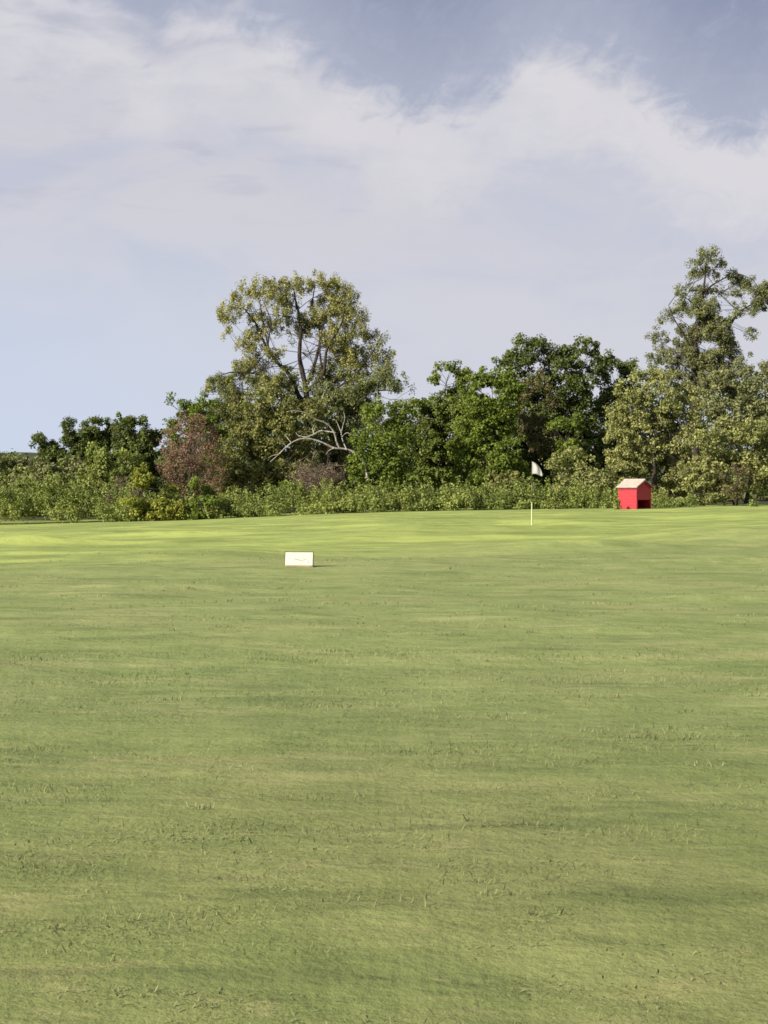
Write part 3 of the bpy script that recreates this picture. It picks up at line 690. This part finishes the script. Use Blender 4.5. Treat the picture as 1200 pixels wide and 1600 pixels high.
def grass():
    acc = Acc()
    for (d0, d1, dens, h0, w0) in ((3.2, 6.5, 6500, .0065, .0022), (6.5, 11, 2200, .0065, .0036), (11, 18, 500, .008, .006), (18, 36, 120, .008, .010)):
        half = .36
        area = half * (d1 ** 2 - d0 ** 2); N = int(area * dens)
        Y = np.sqrt(rng.uniform(d0 ** 2, d1 ** 2, N)); X = rng.uniform(-half, half, N) * Y
        lush = vnoise(X / .45, Y / .35, seed=60) * .6 + vnoise(X / .15, Y / .12, seed=61) * .4
        keep = (rng.uniform(0, 1, N) < np.clip(lush * 1.8 - .1, .15, 1)) & (rng.uniform(0, 1, N) > sstep(Y, 20, 36)); X, Y, lush = X[keep], Y[keep], lush[keep]; N = len(X)
        h = h0 * (0.5 + lush) * rng.uniform(.5, 1.3, N)
        dryf = np.where(rng.uniform(0, 1, N) < .03 + .12 * (vnoise(X / .9, Y / .5, seed=62) > .68), rng.uniform(.15, .6, N), 0)
        acc.add(*[z for z in blades(X, Y, h, w0 * rng.uniform(.6, 1.3, N), rng.uniform(.5, 2.0, N), np.ones(N), dryf)][:2], tint=rng.uniform(.85, 1.2, N), mixc=dryf)
    # taller tufts
    for k in range(300):
        y = math.sqrt(rng.uniform(3.6 ** 2, 34 ** 2)); x = rng.uniform(-.34, .34) * y; m_ = int(rng.integers(8, 26)); sp = rng.uniform(.02, .09) * (1 + y / 25)
        X = x + rng.normal(size=m_) * sp * 1.6; Y = y + rng.normal(size=m_) * sp * .6
        h = rng.uniform(.016, .038) * rng.uniform(.6, 1.2, m_); dryf = np.full(m_, rng.uniform(0, .28))
        V_, Q_, _, _ = blades(X, Y, h, .0022 * (1 + y / 12) * np.ones(m_), rng.uniform(.2, .9, m_), None, None)
        acc.add(V_, Q_, tint=np.full(m_, rng.uniform(.6, 1.3)), mixc=dryf)
    # loose patches of longer blades, wider across the view of the mower's passes than along it
    for k in range(150):
        y = math.sqrt(rng.uniform(3.8 ** 2, 15 ** 2)); x = rng.uniform(-.32, .32) * y; m_ = int(rng.integers(30, 110)); sp = rng.uniform(.05, .16) * (.6 + y / 9)
        X = x + rng.normal(size=m_) * sp * 1.7; Y = y + rng.normal(size=m_) * sp * .7
        h = rng.uniform(.010, .030, m_) * rng.uniform(.7, 1.3); dryf = rng.uniform(.03, .30) * rng.uniform(.4, 1.2, m_)
        V_, Q_, _, _ = blades(X, Y, h, .0012 * (1 + y / 9) * np.ones(m_), rng.uniform(.2, 1.1, m_), None, None)
        acc.add(V_, Q_, tint=np.full(m_, rng.uniform(.95, 1.3)), mixc=np.clip(dryf, 0, 1))
    o = acc.build('grass', m_grass); o['kind'] = 'stuff'; o['label'] = 'short mown grass of the fairway in the foreground'; o['category'] = 'grass'
grass()

def clippings():
    acc = Acc()
    spots = [(245, 1312, .34, .05, 700), (970, 1155, .42, .06, 420), (800, 1296, .16, .03, 200), (130, 1545, .10, .03, 160), (290, 1555, .3, .06, 420), (500, 1592, .25, .03, 260), (60, 1335, .4, .06, 260), (420, 1330, .3, .05, 260), (60, 1450, .25, .05, 300),
             (1000, 985, 1.2, .25, 420), (1080, 1060, 1.0, .2, 400), (870, 1355, .08, .03, 70), (150, 1395, .05, .05, 70), (430, 1395, .1, .02, 60), (1000, 1240, .5, .06, 180), (330, 1100, .7, .1, 220), (620, 1330, .3, .03, 120), (900, 1480, .3, .06, 200), (1100, 1530, .3, .08, 160)]
    for (px, py, sx, sy, m_) in spots:
        m_ = m_ // 5
        yb = EYE * FPX / (py - 760); xb = (px - 600) / FPX * yb
        X = xb + rng.normal(size=m_) * sx * .8; Y = yb + rng.normal(size=m_) * sy + (vnoise(X * 5, X * 0, seed=71) - .5) * sy * 3
        Z = terrain(X, Y) + rng.uniform(.004, .008, m_); a = rng.uniform(0, math.pi, m_); L = rng.uniform(.003, .008, m_) * (1 + yb / 12); W = .0014 * (1 + yb / 7)
        dx, dy = np.cos(a) * L, np.sin(a) * L; ux, uy = -np.sin(a) * W, np.cos(a) * W; dz = rng.normal(size=m_) * .004
        v = [np.stack([X - dx - ux, Y - dy - uy, Z - dz], -1), np.stack([X + dx - ux, Y + dy - uy, Z + dz], -1), np.stack([X + dx + ux, Y + dy + uy, Z + dz], -1), np.stack([X - dx + ux, Y - dy + uy, Z - dz], -1)]
        acc.add(np.stack(v, 1).reshape(-1, 3), np.arange(4 * m_).reshape(-1, 4), tint=rng.uniform(.8, 1.2, m_), mixc=rng.uniform(.1, .4, m_))
    o = acc.build('dry_grass', m_grass); o['kind'] = 'stuff'; o['label'] = 'pale dry grass clippings lying in streaks on the fairway'; o['category'] = 'dry grass'
clippings()

# ------------------------------------------------------------------ box helper
def box(x0, x1, y0, y1, z0, z1):
    v = [(x, y, z) for z in (z0, z1) for y in (y0, y1) for x in (x0, x1)]
    f = [(0, 2, 3, 1), (4, 5, 7, 6), (0, 1, 5, 4), (2, 6, 7, 3), (0, 4, 6, 2), (1, 3, 7, 5)]
    return v, f
def join(*parts_):
    V_, F_ = [], []
    for v, f in parts_:
        k = len(V_); V_ += list(v); F_ += [tuple(i + k for i in g) for g in f]
    return V_, F_
def prism(outline, y0, y1):
    """outline in x,z extruded along y"""
    n_ = len(outline); v = [(x, y0, z) for x, z in outline] + [(x, y1, z) for x, z in outline]
    f = [tuple(range(n_)), tuple(range(2 * n_ - 1, n_ - 1, -1))] + [(i, i + n_, (i + 1) % n_ + n_, (i + 1) % n_) for i in range(n_)]
    return v, f

# ------------------------------------------------------------------ flagstick
def flagstick():
    Y = 48.0; X = (831 - 600) / FPX * Y; g = float(terrain(X, Y)); s_ = Y / FPX
    H = EYE - (720 - 760) * s_ - g
    root = thing('flagstick', 'golf flagstick with a white flag on the green, in front of the trees', 'flagstick', (X, Y, g))
    m, n = new_mat('pole_bands')
    z = n.n('ShaderNodeSeparateXYZ', inp={0: n.n('ShaderNodeTexCoord').outputs['Object']}).outputs[2]
    white = n.math('ADD', n.smooth(z, .71, .69), n.math('MULTIPLY', n.math('MULTIPLY', n.smooth(z, 1.05, 1.07), n.smooth(z, 1.30, 1.28)), 0.35))
    colp = n.mix(white, (0.030, 0.035, 0.014), (0.43, 0.46, 0.24))
    finish(n, n.n('ShaderNodeBsdfPrincipled', inp={'Base Color': colp, 'Roughness': 0.4}).outputs[0])
    V_, Q_ = tube([(0, 0, -.15), (0, 0, .3), (0, 0, .62), (0, 0, .75), (0, 0, 1.5), (0, 0, H)], .027, .007, 10)
    mesh_obj('pole', V_, Q_, m, root, True)
    cupm = plain_material('cup_liner', (.7, .7, .68), (.8, .8, .78))
    V_, Q_ = tube([(0, 0, -.12), (0, 0, -.025)], .054, .054, 16); mesh_obj('cup', V_, Q_, cupm, root, True)
    # hanging flag: quarter-round drape
    fm, n = new_mat('flag_cloth')
    d_ = n.n('ShaderNodeBsdfDiffuse', inp={0: (.48, .48, .48, 1)}); t_ = n.n('ShaderNodeBsdfTranslucent', inp={0: (.6, .6, .6, 1)})
    finish(n, n.n('ShaderNodeMixShader', inp={0: .3, 1: d_.outputs[0], 2: t_.outputs[0]}).outputs[0])
    NU, NV = 14, 12; W_ = 16.5 * s_; HH = 20 * s_; V_ = []
    for j in range(NV + 1):
        v = j / NV                                        # 0 top, 1 bottom
        wid = W_ * (1 - (1 - v) ** 1.9) ** .6 if v > 0 else 0.012
        for i in range(NU + 1):
            u = i / NU
            V_.append((u * wid, math.sin(u * 7 + v * 2.2) * .045 * u - .03 * u, H - .03 - v * HH - u * .02 * v + .03 * math.sin(u * 5) * v))
    F_ = [(j * (NU + 1) + i, j * (NU + 1) + i + 1, (j + 1) * (NU + 1) + i + 1, (j + 1) * (NU + 1) + i) for j in range(NV) for i in range(NU)]
    fo = mesh_obj('flag', V_, F_, fm, root, True)
    sm = fo.modifiers.new('thickness', 'SOLIDIFY'); sm.thickness = .003
flagstick()

# ------------------------------------------------------------------ red hut
def hut():
    Y = 59.3; X = (992 - 600) / FPX * Y; g = float(terrain(X, Y)) - .01; s_ = Y / FPX
    root = thing('red_hut', 'small red wooden hut with a pale gable roof and dark low opening', 'hut', (X, Y, g), rz=math.radians(43))
    red, n = new_mat('red_paint')
    tcd = n.n('ShaderNodeTexCoord').outputs['Object']
    f = n.noise(tcd, 9, 5, .65)
    colr = n.mix(n.smooth(f, .3, .7), (.31, .010, .021), (.42, .018, .034))
    zz = n.n('ShaderNodeSeparateXYZ', inp={0: tcd}).outputs[2]
    bo = n.math('PINGPONG', zz, .06)
    bm_ = n.n('ShaderNodeBump', inp={'Strength': .5, 'Distance': .01, 'Height': n.smooth(bo, .0, .012)})
    finish(n, n.n('ShaderNodeBsdfPrincipled', inp={'Base Color': colr, 'Roughness': .55, 'Normal': bm_.outputs[0]}).outputs[0])
    shg = plain_material('roof_shingle', (.27, .24, .21), (.40, .36, .32), 14, .8, .3)
    darkin = plain_material('hut_floor', (.05, .03, .025), (.09, .05, .04))
    W_, L_, E, A = .90, .88, .86, 1.10                     # width, length, eave height, apex height
    t_ = .03
    v, f_ = box(-W_ / 2, -W_ / 2 + t_, -L_ / 2 + t_, L_ / 2 - t_, 0, E); poly_obj('side_wall', v, f_, red, root, bevel=.004)
    v, f_ = box(W_ / 2 - t_, W_ / 2, -L_ / 2 + t_, L_ / 2 - t_, 0, E); poly_obj('side_wall', v, f_, red, root, bevel=.004)
    v, f_ = prism([(-W_ / 2, 0), (W_ / 2, 0), (W_ / 2, E), (0, A), (-W_ / 2, E)], L_ / 2 - t_, L_ / 2); poly_obj('back_wall', v, f_, red, root)
    # front gable: boarded above, open below between two jambs
    v, f_ = prism([(-W_ / 2, .36), (W_ / 2, .36), (W_ / 2, E), (0, A), (-W_ / 2, E)], -L_ / 2, -L_ / 2 + t_); poly_obj('front_wall', v, f_, red, root)
    for sx in (-1, 1):
        x0, x1 = sorted((sx * W_ / 2, sx * (W_ / 2 - .07))); v, f_ = box(x0, x1, -L_ / 2 + .002, -L_ / 2 + t_, 0, .36); poly_obj('door_jamb', v, f_, red, root)
    v, f_ = box(-W_ / 2 + t_ + .002, W_ / 2 - t_ - .002, -L_ / 2 + t_ + .002, L_ / 2 - t_ - .002, .02, .05); poly_obj('floor_board', v, f_, darkin, root)
    # roof: two slopes with overhang, barge boards at both gables
    ov, oe = .06, .07; sl = (A - E) / (W_ / 2); th = .035
    ye = L_ / 2 + ov; xe = W_ / 2 + oe
    def slope(sx):
        a = [(0, A + .006), (sx * xe, A + .006 - sl * xe), (sx * xe, A + .006 - sl * xe + th), (0, A + .006 + th * 1.1)]
        return prism(a if sx < 0 else a[::-1], -ye, ye)
    for sx in (-1, 1): v, f_ = slope(sx); poly_obj('roof_slope', v, f_, shg, root)
    v, f_ = prism([(-.05, A + .022), (0, A + .012 + th * 1.1), (.05, A + .022), (.05, A + .04), (0, A + .03 + th * 1.1), (-.05, A + .04)], -ye - .005, ye + .005); poly_obj('ridge_cap', v, f_, shg, root)
    trim = plain_material('dark_red_trim', (.14, .012, .016), (.20, .016, .022))
    for yy in (-ye - .018, ye):
        for sx in (-1, 1):
            a = [(0, A - .065), (sx * xe, A - .065 - sl * xe), (sx * xe, A + .002 - sl * xe), (0, A + .002)]
            v, f_ = prism(a if sx < 0 else a[::-1], yy, yy + .018); poly_obj('barge_board', v, f_, trim, root)
    v, f_ = box(-W_ / 2 - .02, -W_ / 2 - .002, -L_ / 2, L_ / 2, E - .12, E - .06); poly_obj('eave_trim', v, f_, trim, root)
    v, f_ = box(-W_ / 2 - .012, -W_ / 2 - .002, -L_ / 2 + .0, -L_ / 2 + .06, 0, E - .122); poly_obj('corner_board', v, f_, red, root)
hut()
# weeds against the left foot of the hut are part of the undergrowth strip: a small clump of its own in front
def hut_weed():
    Y = 58.6; X = (966 - 600) / FPX * Y; g = float(terrain(X, Y)); root = thing('weed', 'leafy weed clump against the left foot of the red hut', 'weed', (X, Y, g))
    acc = Acc(); cl = np.stack([rng.normal(size=14) * .09, rng.normal(size=14) * .09, rng.uniform(.05, .34, 14)], -1)
    V_, Q_, t_, m_ = foliage(cl, np.full(14, .10), 16, .075); acc.add(V_, Q_, tint=t_, mixc=m_); acc.build('foliage', LEAF['weed'], root)
    st = Acc()
    for q in cl[:8]: st.add(*tube(bend((0, 0, -.03), q, 4, .1), .008, .004, 4))
    st.build('stem', BARK_TAN, root)
hut_weed()

# ------------------------------------------------------------------ white sign
def sign():
    Y = 29.0; X = (467 - 600) / FPX * Y; s_ = Y / FPX; g = float(terrain(X, Y))
    root = thing('lawn_sign', 'small white board sign standing low on the fairway', 'sign', (X, Y, g), rz=math.radians(-8))
    z1 = EYE - (863 - 760) * s_ - g; z0 = EYE - (883.5 - 760) * s_ - g; hw = 21.8 * s_
    white, n = new_mat('sign_face')
    f = n.noise(n.n('ShaderNodeTexCoord').outputs['Object'], 12, 4, .6)
    finish(n, n.n('ShaderNodeBsdfPrincipled', inp={'Base Color': n.mix(n.smooth(f, .4, .75), (.50, .49, .43), (.44, .43, .38)), 'Roughness': .35}).outputs[0])
    wood = plain_material('sign_wood', (.15, .12, .07), (.24, .19, .11), 10, .8)
    halo_mat = plain_material('sign_edge', (.055, .065, .025), (.085, .095, .035), 10, .7)
    def tilt(o): o.rotation_euler = (math.radians(-9), 0, 0); o.location = (0, 0, 0)
    v, f_ = box(-hw, hw, -.012, .012, z0, z1); b_ = poly_obj('board', v, f_, white, root, bevel=.003); tilt(b_)
    w2 = .016
    v, f_ = join(box(-hw - w2, hw + w2, -.008, .016, z1 + .001, z1 + w2 + .004), box(-hw - w2, -hw - .001, -.008, .016, z0, z1), box(hw + .001, hw + w2, -.008, .016, z0, z1)); tilt(poly_obj('halo_border', v, f_, halo_mat, root))  # added border strips imitating the dark halo round the board
    v, f_ = box(-hw - .005, hw + .005, -.016, .022, z0 - .035, z0 - .001); tilt(poly_obj('bottom_rail', v, f_, wood, root, bevel=.004))
    for sx in (-1, 1):
        v, f_ = box(sx * hw * .78 - .014, sx * hw * .78 + .014, .024, .05, -.18, z1 - .05); tilt(poly_obj('leg', v, f_, wood, root))
    # faded, no longer readable scribbles on the board
    ink = plain_material('faded_ink', (.20, .19, .16), (.27, .25, .21)); ink2 = plain_material('faded_red_ink', (.36, .24, .20), (.40, .29, .24))
    def stroke(pts_, wd, mat):
        V_, F_ = [], []
        for i, (a, b) in enumerate(pts_):
            x = -hw + 2 * hw * a; zc = z1 + (z0 - z1) * b; V_ += [(x, -.0145, zc - wd), (x, -.0145, zc + wd)]
        F_ = [(2 * i, 2 * i + 2, 2 * i + 3, 2 * i + 1) for i in range(len(pts_) - 1)]
        o = poly_obj('lettering', V_, F_, mat, b_)
        o.modifiers.new('thickness', 'SOLIDIFY').thickness = .002
    stroke([(.30, .48), (.36, .52), (.42, .53), (.48, .56)], .008, ink)
    stroke([(.46, .58), (.54, .61), (.62, .63), (.68, .55), (.76, .53)], .010, ink2)
    stroke([(.675, .45), (.68, .38), (.685, .33)], .012, ink); stroke([(.81, .42), (.83, .38)], .010, ink); stroke([(.83, .76), (.86, .72), (.87, .78)], .012, ink)
sign()
